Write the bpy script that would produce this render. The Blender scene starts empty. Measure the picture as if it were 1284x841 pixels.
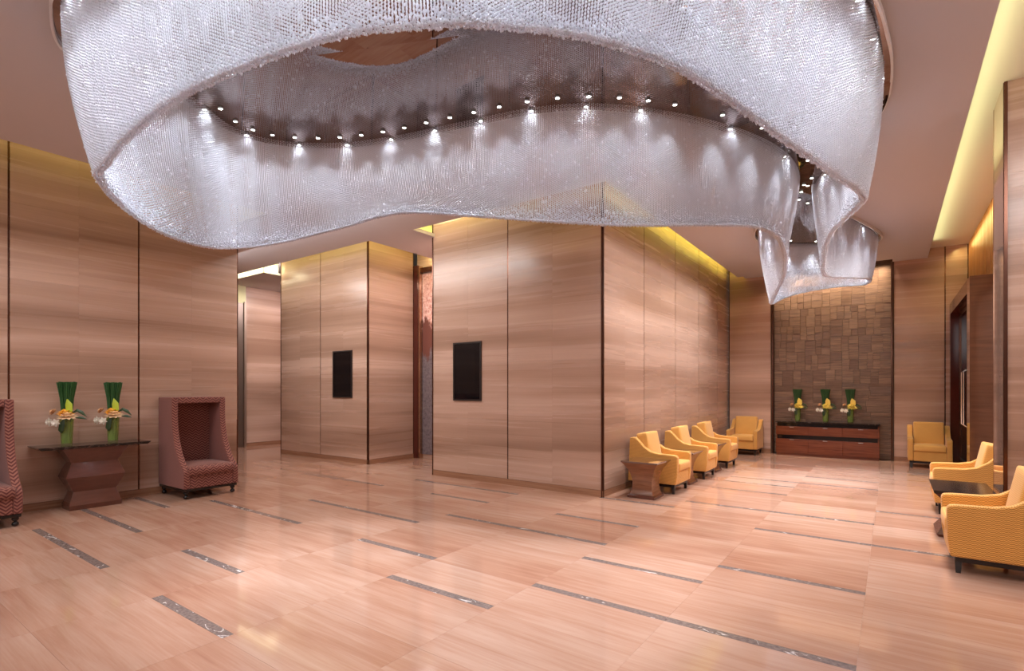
import bpy, bmesh, math, random
import numpy as np
from mathutils import Vector, Matrix
random.seed(7); np.random.seed(7)
PI = math.pi
S = bpy.context.scene
COL = S.collection

# ------------------------------------------------------------------ camera
EYE = 1.6; TH = math.atan2(475, 659.0); FPX = 659.0
cam_d = bpy.data.cameras.new('camera'); cam = bpy.data.objects.new('camera', cam_d); COL.objects.link(cam)
cam.location = (0, 0, EYE); cam.rotation_euler = (PI/2, 0, TH)
cam_d.sensor_width = 36; cam_d.lens = FPX/1284*36
cam_d.shift_y = (487-420.5)/1284; cam_d.clip_start = 0.05; cam_d.clip_end = 100
S.camera = cam
# ------------------------------------------------------------------ world, exposure
W = bpy.data.worlds.new('world'); S.world = W; W.use_nodes = True
W.node_tree.nodes['Background'].inputs[0].default_value = (.9, .85, .82, 1)
W.node_tree.nodes['Background'].inputs[1].default_value = 0.1
S.view_settings.view_transform = 'Standard'; S.view_settings.look = 'None'
S.view_settings.gamma = 1; S.view_settings.exposure = 0.86
S.cycles.max_bounces = 10; S.cycles.transmission_bounces = 8; S.cycles.transparent_max_bounces = 12
S.cycles.caustics_reflective = False; S.cycles.caustics_refractive = False
S.cycles.sample_clamp_indirect = 6

def area_light(name, loc, direction, sx, sy, power, color, spread=PI, parent=None):
    d = bpy.data.lights.new(name, 'AREA'); d.shape = 'RECTANGLE'; d.size = sx; d.size_y = sy
    d.energy = power; d.color = color; d.spread = spread
    o = bpy.data.objects.new(name, d); COL.objects.link(o); o.location = loc
    v = Vector(direction).normalized()
    z = -v
    ref = Vector((0, 0, 1)) if abs(v.z) < .8 else Vector((0, 1, 0))
    x = ref.cross(z).normalized(); y = z.cross(x)
    o.rotation_euler = Matrix((x, y, z)).transposed().to_euler()
    return o

# unseen area lamps added to fill the lobby from behind the camera and above
WHT = (1, .985, .99)
area_light('lobby_fill', (-3.2, -2.6, 4.3), (-.15, .75, -1), 9, 4, 215, WHT)
area_light('lobby_fill', (-6.9, .8, 4.3), (0, 0, -1), 1.4, 4, 42, WHT, 2.4)
area_light('lobby_fill', (-2.6, 9.4, 4.3), (0, 0, -1), .7, 6, 84, WHT, 2.05)
area_light('lobby_fill', (.22, 8.6, 4.3), (0, 0, -1), .6, 4.5, 76, WHT, 2.05)
area_light('corridor_light', (-7.4, 7.5, 4.3), (0, 0, -1), .5, .8, 26, (1, .93, .92))
area_light('lobby_fill', (-8.9, 5.3, 4.3), (-.0, .5, -1), 6, 1.0, 105, WHT)
area_light('lobby_fill', (1.9, 4.2, 4.5), (0, .5, -1), 1.2, 2.5, 70, WHT)
area_light('corridor_light', (-12.75, 8.0, 4.3), (-1, 0, -1.3), .3, 1.2, 34, (1, .9, .92), 2.2)
YEL = (.90, .88, .16)
area_light('cove_light', (-8.2, -.7, 4.5), (-.2, 0, 1), .10, 10, 15, YEL)
area_light('cove_light', (-10.2, 6.42, 4.5), (0, .2, 1), 4.2, .10, 10, YEL)
area_light('cove_light', (-5.0, 6.42, 4.5), (0, .2, 1), 3.7, .10, 10, YEL)
area_light('cove_light', (-3.06, 10.3, 4.53), (-.5, 0, 1), .06, 7.4, 26, YEL)
area_light('cove_light', (-7.94, 7.5, 4.5), (-.3, 0, 1), .10, 1.8, 6, YEL)
area_light('cove_light', (-13.3, 6.54, 4.5), (0, 1, .1), 2.2, .06, 7, (1, .95, .62))
area_light('cove_light', (-12.05, 6.95, 4.5), (-1, 0, .1), .3, .06, 1.6, (1, .95, .62))
area_light('cove_light', (-6.5, 6.8, 4.6), (0, 0, 1), .5, .3, 7, (1, .93, .62))
area_light('cove_light', (.67, 4.6, 4.475), (1, 0, .55), 18, .03, 13, (.93, 1, .5))
area_light('cove_light', (-1.2, 14.28, 4.5), (0, .25, -1), 2.3, .06, 24, (1, .86, .66), 1.25)
area_light('cove_light', (1.12, 11.5, 4.52), (.5, 0, -1), .08, 5.5, 13, (1, .74, .25))
area_light('cove_light', (-7.7, 8.4, 4.5), (0, 1, 0), 1.5, .06, 5, (1, .86, .4))

# ------------------------------------------------------------------ helpers
def link(name, me, mats, parent=None, smooth=False, angle=35):
    if not isinstance(mats, (list, tuple)): mats = [mats]
    for m in mats: me.materials.append(m)
    if smooth:
        me.shade_smooth(); me.set_sharp_from_angle(angle=math.radians(angle))
    o = bpy.data.objects.new(name, me); COL.objects.link(o)
    if parent is not None: o.parent = parent
    return o

class MB:
    def __init__(s): s.v = []; s.f = []; s.mi = []
    def add(s, vs, fs, mi=0):
        b = len(s.v); s.v += [tuple(v) for v in vs]; s.f += [tuple(i+b for i in f) for f in fs]; s.mi += [mi]*len(fs)
        return s
    def box(s, x0, x1, y0, y1, z0, z1, mi=0):
        vs = [(x, y, z) for z in (z0, z1) for y in (y0, y1) for x in (x0, x1)]
        return s.add(vs, [(0, 2, 3, 1), (4, 5, 7, 6), (0, 1, 5, 4), (2, 6, 7, 3), (0, 4, 6, 2), (1, 3, 7, 5)], mi)
    def loft(s, rings, caps=True, mi=0):
        n = len(rings[0]); vs = [p for r in rings for p in r]; fs = []
        for k in range(len(rings)-1):
            for i in range(n):
                j = (i+1) % n
                fs.append((k*n+i, k*n+j, (k+1)*n+j, (k+1)*n+i))
        if caps: fs.append(tuple(reversed(range(n)))); fs.append(tuple(range((len(rings)-1)*n, len(rings)*n)))
        return s.add(vs, fs, mi)
    def rects(s, prof, cx=0, cy=0, mi=0):
        return s.loft([[(cx-a, cy-b, z), (cx+a, cy-b, z), (cx+a, cy+b, z), (cx-a, cy+b, z)] for z, a, b in prof], mi=mi)
    def lathe(s, prof, n=20, cx=0, cy=0, caps=True, mi=0):
        return s.loft([[(cx+r*math.cos(2*PI*i/n), cy+r*math.sin(2*PI*i/n), z) for i in range(n)] for r, z in prof], caps, mi)
    def prism_x(s, poly, x0, x1, mi=0):     # poly: (y, z), extruded along x
        return s.loft([[(x0, y, z) for y, z in poly], [(x1, y, z) for y, z in poly]], mi=mi)
    def prism_z(s, poly, z0, z1, mi=0):
        return s.loft([[(x, y, z0) for x, y in poly], [(x, y, z1) for x, y in poly]], mi=mi)
    def tube(s, pts, r, n=8, mi=0):
        pts = [Vector(p) for p in pts]; rings = []
        for k, p in enumerate(pts):
            t = (pts[min(k+1, len(pts)-1)]-pts[max(k-1, 0)]).normalized()
            a = Vector((0, 0, 1)) if abs(t.z) < .9 else Vector((1, 0, 0))
            u = t.cross(a).normalized(); w = t.cross(u)
            rr = r[k] if isinstance(r, (list, tuple)) else r
            rings.append([p+u*rr*math.cos(2*PI*i/n)+w*rr*math.sin(2*PI*i/n) for i in range(n)])
        return s.loft(rings, mi=mi)
    def puff(s, cx, cy, cz, hx, hy, hz, r, bulge=(0, 0, 0), n=8, tilt=0, mi=0):
        h = Vector((hx, hy, hz)); idx = {}; vs = []; fs = []
        def put(p):
            k = tuple(round(c, 4) for c in p)
            if k in idx: return idx[k]
            q = Vector([(1-(1-abs(c))**1.6)*(1 if c > 0 else -1) for c in p])
            raw = Vector((q.x*hx, q.y*hy, q.z*hz))
            core = Vector([max(-h[i]+r, min(h[i]-r, raw[i])) for i in range(3)])
            d = raw-core
            out = core+(d.normalized()*r if d.length > 1e-6 else Vector())
            bx, by, bz = [(1-abs(c)**2) for c in q]
            out.x += bulge[0]*by*bz*q.x; out.y += bulge[1]*bx*bz*q.y; out.z += bulge[2]*bx*by*q.z
            if tilt: out = Matrix.Rotation(tilt, 3, 'X') @ out
            vs.append((out.x+cx, out.y+cy, out.z+cz)); idx[k] = len(vs)-1; return idx[k]
        g = [-1+2*i/n for i in range(n+1)]
        for ax in range(3):
            for sd in (-1, 1):
                for i in range(n):
                    for j in range(n):
                        q = []
                        for (a, b) in ((g[i], g[j]), (g[i+1], g[j]), (g[i+1], g[j+1]), (g[i], g[j+1])):
                            p = [0, 0, 0]; p[ax] = sd; p[(ax+1) % 3] = a; p[(ax+2) % 3] = b; q.append(put(p))
                        fs.append(tuple(q) if sd > 0 else tuple(reversed(q)))
        return s.add(vs, fs, mi)
    def mesh(s, name):
        me = bpy.data.meshes.new(name); me.from_pydata(s.v, [], s.f)
        if any(s.mi): me.polygons.foreach_set('material_index', s.mi)
        me.update()
        bm = bmesh.new(); bm.from_mesh(me); bmesh.ops.recalc_face_normals(bm, faces=bm.faces); bm.to_mesh(me); bm.free()
        return me
    def build(s, name, mats, parent=None, bevel=0, seg=2, smooth=False, angle=35):
        o = link(name, s.mesh(name), mats, parent, smooth or bevel > 0, angle)
        if bevel:
            m = o.modifiers.new('bevel', 'BEVEL'); m.width = bevel; m.segments = seg; m.limit_method = 'ANGLE'; m.angle_limit = math.radians(30)
            if hasattr(m, 'harden_normals'): m.harden_normals = False
        return o

def tag(o, label=None, cat=None, group=None, kind=None):
    for k, v in (('label', label), ('category', cat), ('group', group), ('kind', kind)):
        if v: o[k] = v
    return o
def empty(name, loc=(0, 0, 0), rz=0, **kw):
    o = bpy.data.objects.new(name, None); COL.objects.link(o); o.location = loc; o.rotation_euler = (0, 0, rz)
    o.empty_display_size = .1
    return tag(o, **kw)
def copy_tree(o, parent=None):
    kids = [c for c in CH.get(o.name, [])] or list(o.children)
    c = o.copy(); COL.objects.link(c)
    if parent is not None: c.parent = parent
    for k in kids: copy_tree(k, c)
    return c
CH = {}
def place(o, loc, rz, label, group=None):
    o.location = loc; o.rotation_euler = (0, 0, rz); o['label'] = label
    if group: o['group'] = group
    return o

# ------------------------------------------------------------------ materials
class NT:
    def __init__(s, name):
        s.m = bpy.data.materials.new(name); s.m.use_nodes = True; s.t = s.m.node_tree; s.b = s.t.nodes['Principled BSDF']
    def n(s, t, **kw):
        nd = s.t.nodes.new(t)
        for k, v in kw.items(): setattr(nd, k, v)
        return nd
    def l(s, a, b): s.t.links.new(a, b)
    def set(s, **kw):
        for k, v in kw.items(): s.b.inputs[k].default_value = v
        return s
    def math(s, op, a, b=None, clamp=False):
        nd = s.n('ShaderNodeMath', operation=op, use_clamp=clamp)
        for i, v in enumerate((a, b)):
            if v is None: continue
            if isinstance(v, (int, float)): nd.inputs[i].default_value = v
            else: s.l(v, nd.inputs[i])
        return nd.outputs[0]
    def noise(s, vec, scale, detail=4, rough=.55, dist=0):
        nd = s.n('ShaderNodeTexNoise'); nd.inputs['Scale'].default_value = scale; nd.inputs['Detail'].default_value = detail
        nd.inputs['Roughness'].default_value = rough; nd.inputs['Distortion'].default_value = dist
        s.l(vec, nd.inputs['Vector']); return nd.outputs['Fac']
    def ramp(s, fac, stops, interp='LINEAR'):
        nd = s.n('ShaderNodeValToRGB'); cr = nd.color_ramp; cr.interpolation = interp
        while len(cr.elements) < len(stops): cr.elements.new(.5)
        for e, (p, c) in zip(cr.elements, stops):
            e.position = p; e.color = (*c, 1) if len(c) == 3 else c
        s.l(fac, nd.inputs[0]); return nd.outputs[0]
    def mix(s, fac, a, b, blend='MIX'):
        nd = s.n('ShaderNodeMix', data_type='RGBA', blend_type=blend)
        for i, v in ((0, fac), (6, a), (7, b)):
            if isinstance(v, (int, float)): nd.inputs[i].default_value = v
            elif isinstance(v, tuple): nd.inputs[i].default_value = (*v, 1)
            else: s.l(v, nd.inputs[i])
        return nd.outputs[2]
    def scaled_pos(s, sc, rnd=None):
        g = s.n('ShaderNodeNewGeometry'); v = g.outputs['Position']
        if rnd:
            oi = s.n('ShaderNodeObjectInfo'); cm = s.n('ShaderNodeCombineXYZ')
            for i in range(3): s.l(s.math('MULTIPLY', oi.outputs['Random'], rnd[i]), cm.inputs[i])
            ad = s.n('ShaderNodeVectorMath', operation='ADD'); s.l(v, ad.inputs[0]); s.l(cm.outputs[0], ad.inputs[1]); v = ad.outputs[0]
        mp = s.n('ShaderNodeVectorMath', operation='MULTIPLY'); mp.inputs[1].default_value = sc; s.l(v, mp.inputs[0])
        return mp.outputs[0]
    def rand(s): return s.n('ShaderNodeObjectInfo').outputs['Random']

def simple(name, c, rough=.5, metal=0, spec=.5, **kw):
    t = NT(name); t.set(**{'Base Color': (*c, 1), 'Roughness': rough, 'Metallic': metal, 'Specular IOR Level': spec}); t.set(**kw); return t.m

def wall_stone():
    t = NT('wood_vein_stone')
    broad = t.noise(t.scaled_pos((.10, .10, 1.5), (0, 0, .05)), 1.0, 3, .5, .3)
    mid = t.noise(t.scaled_pos((.13, .13, 5.0), (0, 0, .06)), 1.6, 4, .55, .5)
    fine = t.noise(t.scaled_pos((.30, .30, 42), (0, 0, 1)), 1.5, 3, .6)
    a = t.math('ADD', t.math('MULTIPLY', broad, .74), t.math('ADD', t.math('MULTIPLY', mid, .17), t.math('MULTIPLY', fine, .09)))
    a = t.math('ADD', a, t.math('MULTIPLY', t.math('SUBTRACT', t.rand(), .5), .03))
    c = t.ramp(a, [(.33, (.27, .155, .105)), (.42, (.37, .225, .16)), (.49, (.46, .29, .212)), (.56, (.545, .36, .275)), (.68, (.68, .47, .37))])
    t.l(c, t.b.inputs['Base Color'])
    r = t.ramp(mid, [(.3, (.20,)*3), (.7, (.32,)*3)]); t.l(r, t.b.inputs['Roughness'])
    return t.m
def floor_stone():
    t = NT('polished_floor_stone')
    big = t.noise(t.scaled_pos((.5, 1.6, 1), (9, 9, 0)), 1.0, 3, .5, .5)
    mid = t.noise(t.scaled_pos((.55, 8.0, 1), (9, 9, 0)), 1.5, 5, .6, .9)
    fine = t.noise(t.scaled_pos((1.4, 55.0, 1), (9, 9, 0)), 1.2, 3, .6)
    a = t.math('ADD', t.math('MULTIPLY', big, .5), t.math('ADD', t.math('MULTIPLY', mid, .36), t.math('MULTIPLY', fine, .15)))
    a = t.math('ADD', a, t.math('MULTIPLY', t.math('SUBTRACT', t.rand(), .5), .09))
    c = t.ramp(a, [(.33, (.35, .165, .105)), (.45, (.42, .22, .148)), (.54, (.475, .275, .196)), (.62, (.515, .32, .238)), (.74, (.57, .385, .305))])
    t.l(c, t.b.inputs['Base Color'])
    t.set(**{'Roughness': .075, 'Specular IOR Level': .62}); return t.m
def inlay_stone():
    t = NT('grey_veined_inlay')
    v = t.noise(t.scaled_pos((2, 5, 1), (9, 9, 0)), 2.0, 5, .6, 1.8)
    b = t.noise(t.scaled_pos((8, 8, 1), (9, 9, 0)), 5, 4)
    base = t.ramp(b, [(.3, (.14, .10, .09)), (.7, (.245, .185, .165))])
    ve = t.ramp(v, [(.0, (0, 0, 0)), (.61, (0, 0, 0)), (.65, (1, 1, 1)), (.70, (.8, .8, .8)), (.74, (0, 0, 0))])
    t.l(t.mix(ve, base, (.62, .55, .52)), t.b.inputs['Base Color']); t.set(Roughness=.14); return t.m
def chevron(name, ca, cb, pu, pv, amp, rough=.85, thr=.5, bump=.0):
    t = NT(name); tc = t.n('ShaderNodeTexCoord'); sp = t.n('ShaderNodeSeparateXYZ'); sn = t.n('ShaderNodeSeparateXYZ')
    t.l(tc.outputs['Object'], sp.inputs[0]); t.l(tc.outputs['Normal'], sn.inputs[0])
    nx = t.math('GREATER_THAN', t.math('ABSOLUTE', sn.outputs[0]), .7); nz = t.math('GREATER_THAN', t.math('ABSOLUTE', sn.outputs[2]), .7)
    def sel(f, a, b): return t.math('ADD', t.math('MULTIPLY', f, b), t.math('MULTIPLY', t.math('SUBTRACT', 1.0, f), a))
    u = sel(nx, sp.outputs[0], sp.outputs[1]); v = sel(nz, sp.outputs[2], sp.outputs[1])
    tri = t.math('PINGPONG', t.math('MULTIPLY', u, 1.0/pu), .5)
    ph = t.math('ADD', t.math('MULTIPLY', v, 1.0/pv), t.math('MULTIPLY', tri, amp))
    w = t.math('PINGPONG', ph, .5)
    fac = t.ramp(w, [(thr*.5-.06, (0, 0, 0)), (thr*.5+.06, (1, 1, 1))])
    c = t.mix(fac, ca, cb)
    nz_ = t.noise(tc.outputs['Object'], 7, 3)
    c = t.mix(t.math('MULTIPLY', nz_, .25), c, tuple(x*.6 for x in ca))
    t.l(c, t.b.inputs['Base Color']); t.set(Roughness=rough, **{'Specular IOR Level': .25})
    if bump:
        bp = t.n('ShaderNodeBump'); bp.inputs['Strength'].default_value = bump; bp.inputs['Distance'].default_value = .004
        t.l(w, bp.inputs['Height']); t.l(bp.outputs[0], t.b.inputs['Normal'])
    t.b.inputs['Sheen Weight'].default_value = .15
    return t.m
def wood(name, c1, c2, rough=.25, scale=(2, 2, 26), coat=0):
    t = NT(name); f = t.noise(t.scaled_pos(scale), 1.2, 4, .6, .6)
    t.l(t.ramp(f, [(.3, c1), (.7, c2)]), t.b.inputs['Base Color']); t.set(Roughness=rough, **{'Coat Weight': coat, 'Coat Roughness': .04}); return t.m
def dark_marble():
    t = NT('dark_marble'); tc = t.n('ShaderNodeTexCoord')
    f = t.noise(tc.outputs['Object'], 6, 6, .65, 1.5)
    t.l(t.ramp(f, [(.0, (.012, .009, .009)), (.55, (.02, .014, .013)), (.6, (.12, .09, .08)), (.64, (.02, .014, .013))]), t.b.inputs['Base Color']); t.set(Roughness=.08); return t.m
def accent_mat():
    t = NT('bronze_mosaic_stone')
    f = t.noise(t.scaled_pos((2, 2, 40), (3, 3, 3)), 1.3, 3, .6)
    r = t.ramp(t.rand(), [(0, (.20, .115, .075)), (.35, (.27, .16, .10)), (.7, (.33, .20, .13)), (1, (.23, .14, .10))])
    t.l(t.mix(t.ramp(f, [(.35, (0, 0, 0)), (.7, (.85,)*3)]), r, (.09, .05, .03)), t.b.inputs['Base Color'])
    t.set(Roughness=.33, Metallic=.25); return t.m
def bead_mat(name, clear):
    t = NT(name); out = t.t.nodes['Material Output']
    t.set(**{'Base Color': (.93, .93, .97, 1), 'Roughness': .27, 'Metallic': .35})
    tr = t.n('ShaderNodeBsdfTranslucent'); tr.inputs[0].default_value = (.94, .95, 1, 1)
    m = t.n('ShaderNodeMixShader'); m.inputs[0].default_value = .6
    t.l(t.b.outputs[0], m.inputs[1]); t.l(tr.outputs[0], m.inputs[2])
    tp = t.n('ShaderNodeBsdfTransparent'); tp.inputs[0].default_value = (.93, .94, .97, 1)
    m2 = t.n('ShaderNodeMixShader'); m2.inputs[0].default_value = clear
    t.l(m.outputs[0], m2.inputs[1]); t.l(tp.outputs[0], m2.inputs[2]); t.l(m2.outputs[0], out.inputs['Surface'])
    return t.m
def art_mat():
    t = NT('mottled_art_panel'); g = t.n('ShaderNodeNewGeometry'); sp = t.n('ShaderNodeSeparateXYZ'); t.l(g.outputs['Position'], sp.inputs[0])
    wob = t.noise(t.scaled_pos((3, 3, 1.2)), 1.6, 5, .65)
    z = t.math('ADD', sp.outputs[2], t.math('MULTIPLY', t.math('SUBTRACT', wob, .5), 1.3))
    blot = t.noise(t.scaled_pos((9, 9, 9)), 1.5, 6, .7)
    pink = t.ramp(blot, [(.3, (.35, .1, .07)), (.5, (.75, .42, .35)), (.7, (.95, .75, .68))])  # pink blotches for the upper part of the panel
    grey = t.ramp(blot, [(.3, (.09, .07, .08)), (.7, (.26, .21, .22))])
    k = t.ramp(t.math('DIVIDE', z, 5.0), [(.46, (0, 0, 0)), (.50, (1, 1, 1))])
    red = t.ramp(t.math('DIVIDE', z, 5.0), [(.60, (.16, .05, .035)), (.63, (1, 1, 1))])
    k2 = t.ramp(t.math('DIVIDE', z, 5.0), [(.60, (0, 0, 0)), (.63, (1, 1, 1))])
    c = t.mix(k, grey, (.17, .06, .045)); c = t.mix(k2, c, pink)
    t.l(c, t.b.inputs['Base Color']); t.set(Roughness=.2); return t.m
def emit(name, c, s):
    t = NT(name); t.set(**{'Base Color': (0, 0, 0, 1), 'Emission Color': (*c, 1), 'Emission Strength': s}); return t.m

M = dict(
    stone=wall_stone(), floor=floor_stone(), inlay=inlay_stone(), accent=accent_mat(),
    grout=simple('grout', (.50, .31, .22), .4), ceiling=simple('ceiling_plaster', (.60, .56, .57), .8, spec=.2),
    soffit=simple('soffit_plaster', (.72, .66, .58), .8, spec=.2),
    seam=simple('bronze_seam', (.13, .055, .035), .22, .8), seam_light=simple('polished_bronze', (.55, .33, .22), .15, .9),
    skirt=wood('skirting_stone', (.26, .125, .07), (.42, .22, .13), .25, (1, 1, 30)),
    gold=chevron('gold_woven_fabric', (.43, .175, .03), (.86, .47, .13), .03, .016, 1.0, .8, .45, .35),
    gold_plain=chevron('gold_seat_fabric', (.66, .33, .075), (.80, .44, .13), .03, .016, 1.0, .8, .45, .1),
    rust=chevron('rust_chevron_fabric', (.115, .030, .026), (.32, .132, .098), .095, .040, 2.0, .85, .5),
    rust_side=chevron('rust_plain_fabric', (.225, .075, .060), (.275, .10, .08), .03, .016, 1.0, .85, .5),
    black=simple('black_lacquer', (.012, .009, .009), .2), blackglass=simple('black_glass', (.006, .005, .006), .06, spec=.4),
    screen_frame=simple('screen_frame', (.02, .015, .014), .35),
    redwood=wood('reddish_veneer', (.092, .031, .020), (.13, .046, .030), .16, (2, 2, 9), .3),
    cabwood=wood('cabinet_veneer', (.12, .027, .010), (.23, .058, .022), .2, (1.5, 1.5, 22), .3),
    tablewood=wood('table_veneer', (.16, .06, .025), (.27, .115, .055), .25, (3, 3, 25), .3),
    darkwood=wood('polished_dark_veneer', (.085, .036, .02), (.125, .054, .03), .06, (1.2, 1.2, 18), 1.0),
    doorframe=simple('door_frame_lacquer', (.085, .018, .012), .12), doorglass=simple('dark_door_glass', (.02, .014, .012), .04, spec=.8),
    slat=wood('orange_slat_wood', (.30, .115, .03), (.50, .22, .07), .35, (6, 6, 1)),
    slatback=simple('slat_backing', (.07, .03, .012), .6), marble=dark_marble(),
    mirror=simple('bronze_mirror', (.29, .23, .215), .015, 1), chrome=simple('chrome_rim', (.85, .85, .86), .35, .5),
    spotbody=simple('spot_housing', (.5, .5, .5), .3, .8), spotlens=emit('spot_lens', (1, .98, .95), 40),
    bead=bead_mat('crystal_bead', .12), spark=bead_mat('glint_crystal', 0),  # opaque glint beads stand in for sparkle and the hem's white glow
    art=art_mat(), green=simple('reed_green', (.018, .085, .016), .5), green2=simple('stem_green', (.26, .32, .045), .45),
    lime=simple('lime_leaf', (.42, .52, .03), .4), dgreen=simple('dark_leaf', (.02, .05, .012), .45),
    orange=simple('orange_petal', (.85, .36, .03), .5), yellow=simple('yellow_petal', (.86, .66, .12), .5),
    white=simple('white_petal', (.85, .80, .70), .5), peach=simple('peach_petal', (.62, .33, .16), .5),
    cream=simple('cream_petal', (.85, .62, .38), .5),
    glass=None, brass=simple('brass', (.75, .45, .2), .2, 1), steel=simple('brushed_steel', (.7, .68, .65), .25, 1),
)
tg = NT('green_vase_glass'); tg.set(**{'Base Color': (.5, .6, .3, 1), 'Roughness': .04})
tp_ = tg.n('ShaderNodeBsdfTransparent'); tp_.inputs[0].default_value = (.86, .93, .72, 1); mx_ = tg.n('ShaderNodeMixShader'); mx_.inputs[0].default_value = .86
tg.l(tg.b.outputs[0], mx_.inputs[1]); tg.l(tp_.outputs[0], mx_.inputs[2]); tg.l(mx_.outputs[0], tg.t.nodes['Material Output'].inputs['Surface']); M['glass'] = tg.m

# ------------------------------------------------------------------ setting: floor
CAMX = (math.cos(TH), math.sin(TH)); CAMF = (-math.sin(TH), math.cos(TH))
def in_view(x, y, z=0, m=60):
    d = x*CAMF[0]+y*CAMF[1]; r = x*CAMX[0]+y*CAMX[1]
    if d < .8: return False
    px = 642+FPX*r/d; py = 487-FPX*(z-EYE)/d
    return -m < px < 1284+m and py < 841+m
floor = MB().box(-15, 3.2, -6, 16, -.1, -.012).build('floor', M['grout'])
tag(floor, 'polished beige stone floor of long tiles with grey inlay strips', 'floor', kind='structure')
unit = {}
def piece(name, x0, x1, y0, y1, z0, z1, mat, parent):
    k = mat.name
    if k not in unit:
        unit[k] = MB().box(-.5, .5, -.5, .5, -.5, .5).mesh('piece'); unit[k].materials.append(mat)
    o = bpy.data.objects.new(name, unit[k]); COL.objects.link(o); o.parent = parent
    o.location = ((x0+x1)/2, (y0+y1)/2, (z0+z1)/2); o.scale = (x1-x0, y1-y0, z1-z0)
    return o
XC = [-.16-1.105*k for k in range(-3, 14)]        # tile column edges, right to left
YR = [-.6, .25, .95, 1.645, 2.29, 2.99, 3.55, 4.40, 4.90, 5.75, 6.47, 7.0, 7.48, 8.31, 8.79, 9.55, 10.06, 10.85, 11.55, 12.25, 13.0, 13.75, 14.6]
STR = {1.645: [(-8, -5.72), (-4.6, -3.5)], 2.29: [(-8.6, -6.8), (-5.7, -4.58)], 2.99: [(-3.46, -2.37), (-2.2+.9, -.2)], 3.55: [(-7.9, -5.7), (-4.56, -3.46), (-2.36, -.17)],
       4.40: [(-6.8, -5.7), (-5.65, -4.57), (-2.35, -1.26)], 4.90: [(-4.56, -2.36), (-1.25, -.16)], 5.75: [(-9.0, -7.9), (-7.87, -6.8), (-5.65, -4.57), (-3.45, -2.36)],
       6.47: [(-6.78, -4.56), (-1.25, .4)], 7.0: [(-3.43, -2.38)], 7.48: [(-2.34, -.17)], 8.31: [(-.15, .5)], 8.79: [(-2.3, -1.26)], 9.55: [(-2.36, -1.27)],
       10.06: [(-1.6, -.18)], 10.85: [(-1.26, -.17)], 3.0999: []}
STR[2.99] = [(-3.46, -2.37), (-9.0, -8.02)]
rest = MB(); ntile = 0
def strips_in(y, x0, x1):
    for a, b in STR.get(y, []):
        lo, hi = max(a, x0), min(b, x1)
        if hi-lo > .25: return True
    return False
for r in range(len(YR)-1):
    y0, y1 = YR[r], YR[r+1]
    for c in range(len(XC)-1):
        x1, x0 = XC[c], XC[c+1]
        cx, cy = (x0+x1)/2, (y0+y1)/2
        if x1 < -14.5 or x0 > 2.6: continue
        if -12.0 < cx < -9.0 and cy > 7.5: continue
        if -6.6 < cx < -3.9 and cy > 7.5: continue
        if cx < -9.6 and cy < 4.4: continue
        st = strips_in(y0, x0, x1); ys = y0
        seen = any(in_view(x, y) for x in (x0, cx, x1) for y in (y0, cy, y1))
        if st:
            piece('inlay_strip', x0+.001, x1-.001, y0+.001, y0+.074, -.011, 0, M['inlay'], floor); ys = y0+.075
        g = .0005
        if seen and ntile < 298:
            piece('floor_tile', x0+g, x1-g, ys+g, y1-g, -.011, random.uniform(-.0002, .0002), M['floor'], floor); ntile += 1
        else: rest.box(x0+g, x1-g, ys+g, y1-g, -.011, 0)
tag(rest.build('floor_tiling', M['floor'], floor), kind='stuff')

# ------------------------------------------------------------------ setting: walls of stone slabs
ZT = 4.95
def stone_wall(name, axis, plane, sign, bays, lo, hi, label, z0=.10, z1=ZT, thick=.3, split=2, rows=5, skirt=True, edge=True, kind='structure'):
    """axis 'x': wall in plane x=plane facing sign*x, running along y; bays: positions of the bronze seams."""
    f = plane-sign*.028
    def bx(u0, u1, z0_, z1_, a, b):      # a, b: depth from the face plane (outward positive)
        p, q = sorted((plane+sign*a, plane+sign*b))
        return (p, q, u0, u1, z0_, z1_) if axis == 'x' else (u0, u1, p, q, z0_, z1_)
    root = MB().box(*bx(lo+.032, hi-.032, 0, z1, -thick, -.026)).build(name, M['slatback'])
    tag(root, label, 'wall', kind=kind)
    hz = (z1-z0)/rows
    for b in range(len(bays)-1):
        u0, u1 = bays[b]+.011, bays[b+1]-.011
        for s in range(split):
            a0 = u0+(u1-u0)*s/split; a1 = u0+(u1-u0)*(s+1)/split
            for k in range(rows):
                j = .0006
                piece('stone_slab', *bx(a0+j, a1-j, z0+k*hz+j, z0+(k+1)*hz-j, -.026, random.uniform(-.0005, .0005)), M['stone'], root)
    for u in bays:
        piece('bronze_seam', *bx(u-.009, u+.009, 0.0, z1, -.026, -.004), M['seam'], root)
    if skirt:
        piece('skirting', *bx(lo, hi, 0, z0-.004, -.026, .004), M['skirt'], root)
    return root
stone_wall('wall_left', 'x', -9.1, 1, [-5.5, -4.05, -2.6, -1.15, .25, 1.68, 3.104, 4.567], -5.5, 4.567, 'long brown wood-vein stone wall behind the console table and hooded chairs', split=2)
MB().box(-9.4, -9.1, 4.55, 4.57, 0, ZT).build('trim_1', M['seam'])['kind'] = 'structure'
# corridor return of the left wall, hidden end
stone_wall('wall_corridor', 'y', 4.565, 1, [-14.4, -12.6, -10.9, -9.12], -14.4, -9.13, 'stone wall of the side corridor behind the left wall', split=1, thick=.25)
# left block (front, right side)
stone_wall('wall_recess_front', 'y', 7.2, -1, [-12.24, -10.6, -8.93], -12.24, -8.93, 'narrow stone block front with a slim black screen, left of the centre block')
stone_wall('wall_recess_side', 'x', -8.93, 1, [7.2, 8.5], 7.235, 8.5, 'short stone return of the left block beside the art panel', split=1)
stone_wall('wall_recess_end', 'x', -12.24, -1, [7.2, 9.2], 7.235, 9.2, 'far stone end of the left block in the back corridor', split=1)
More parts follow.
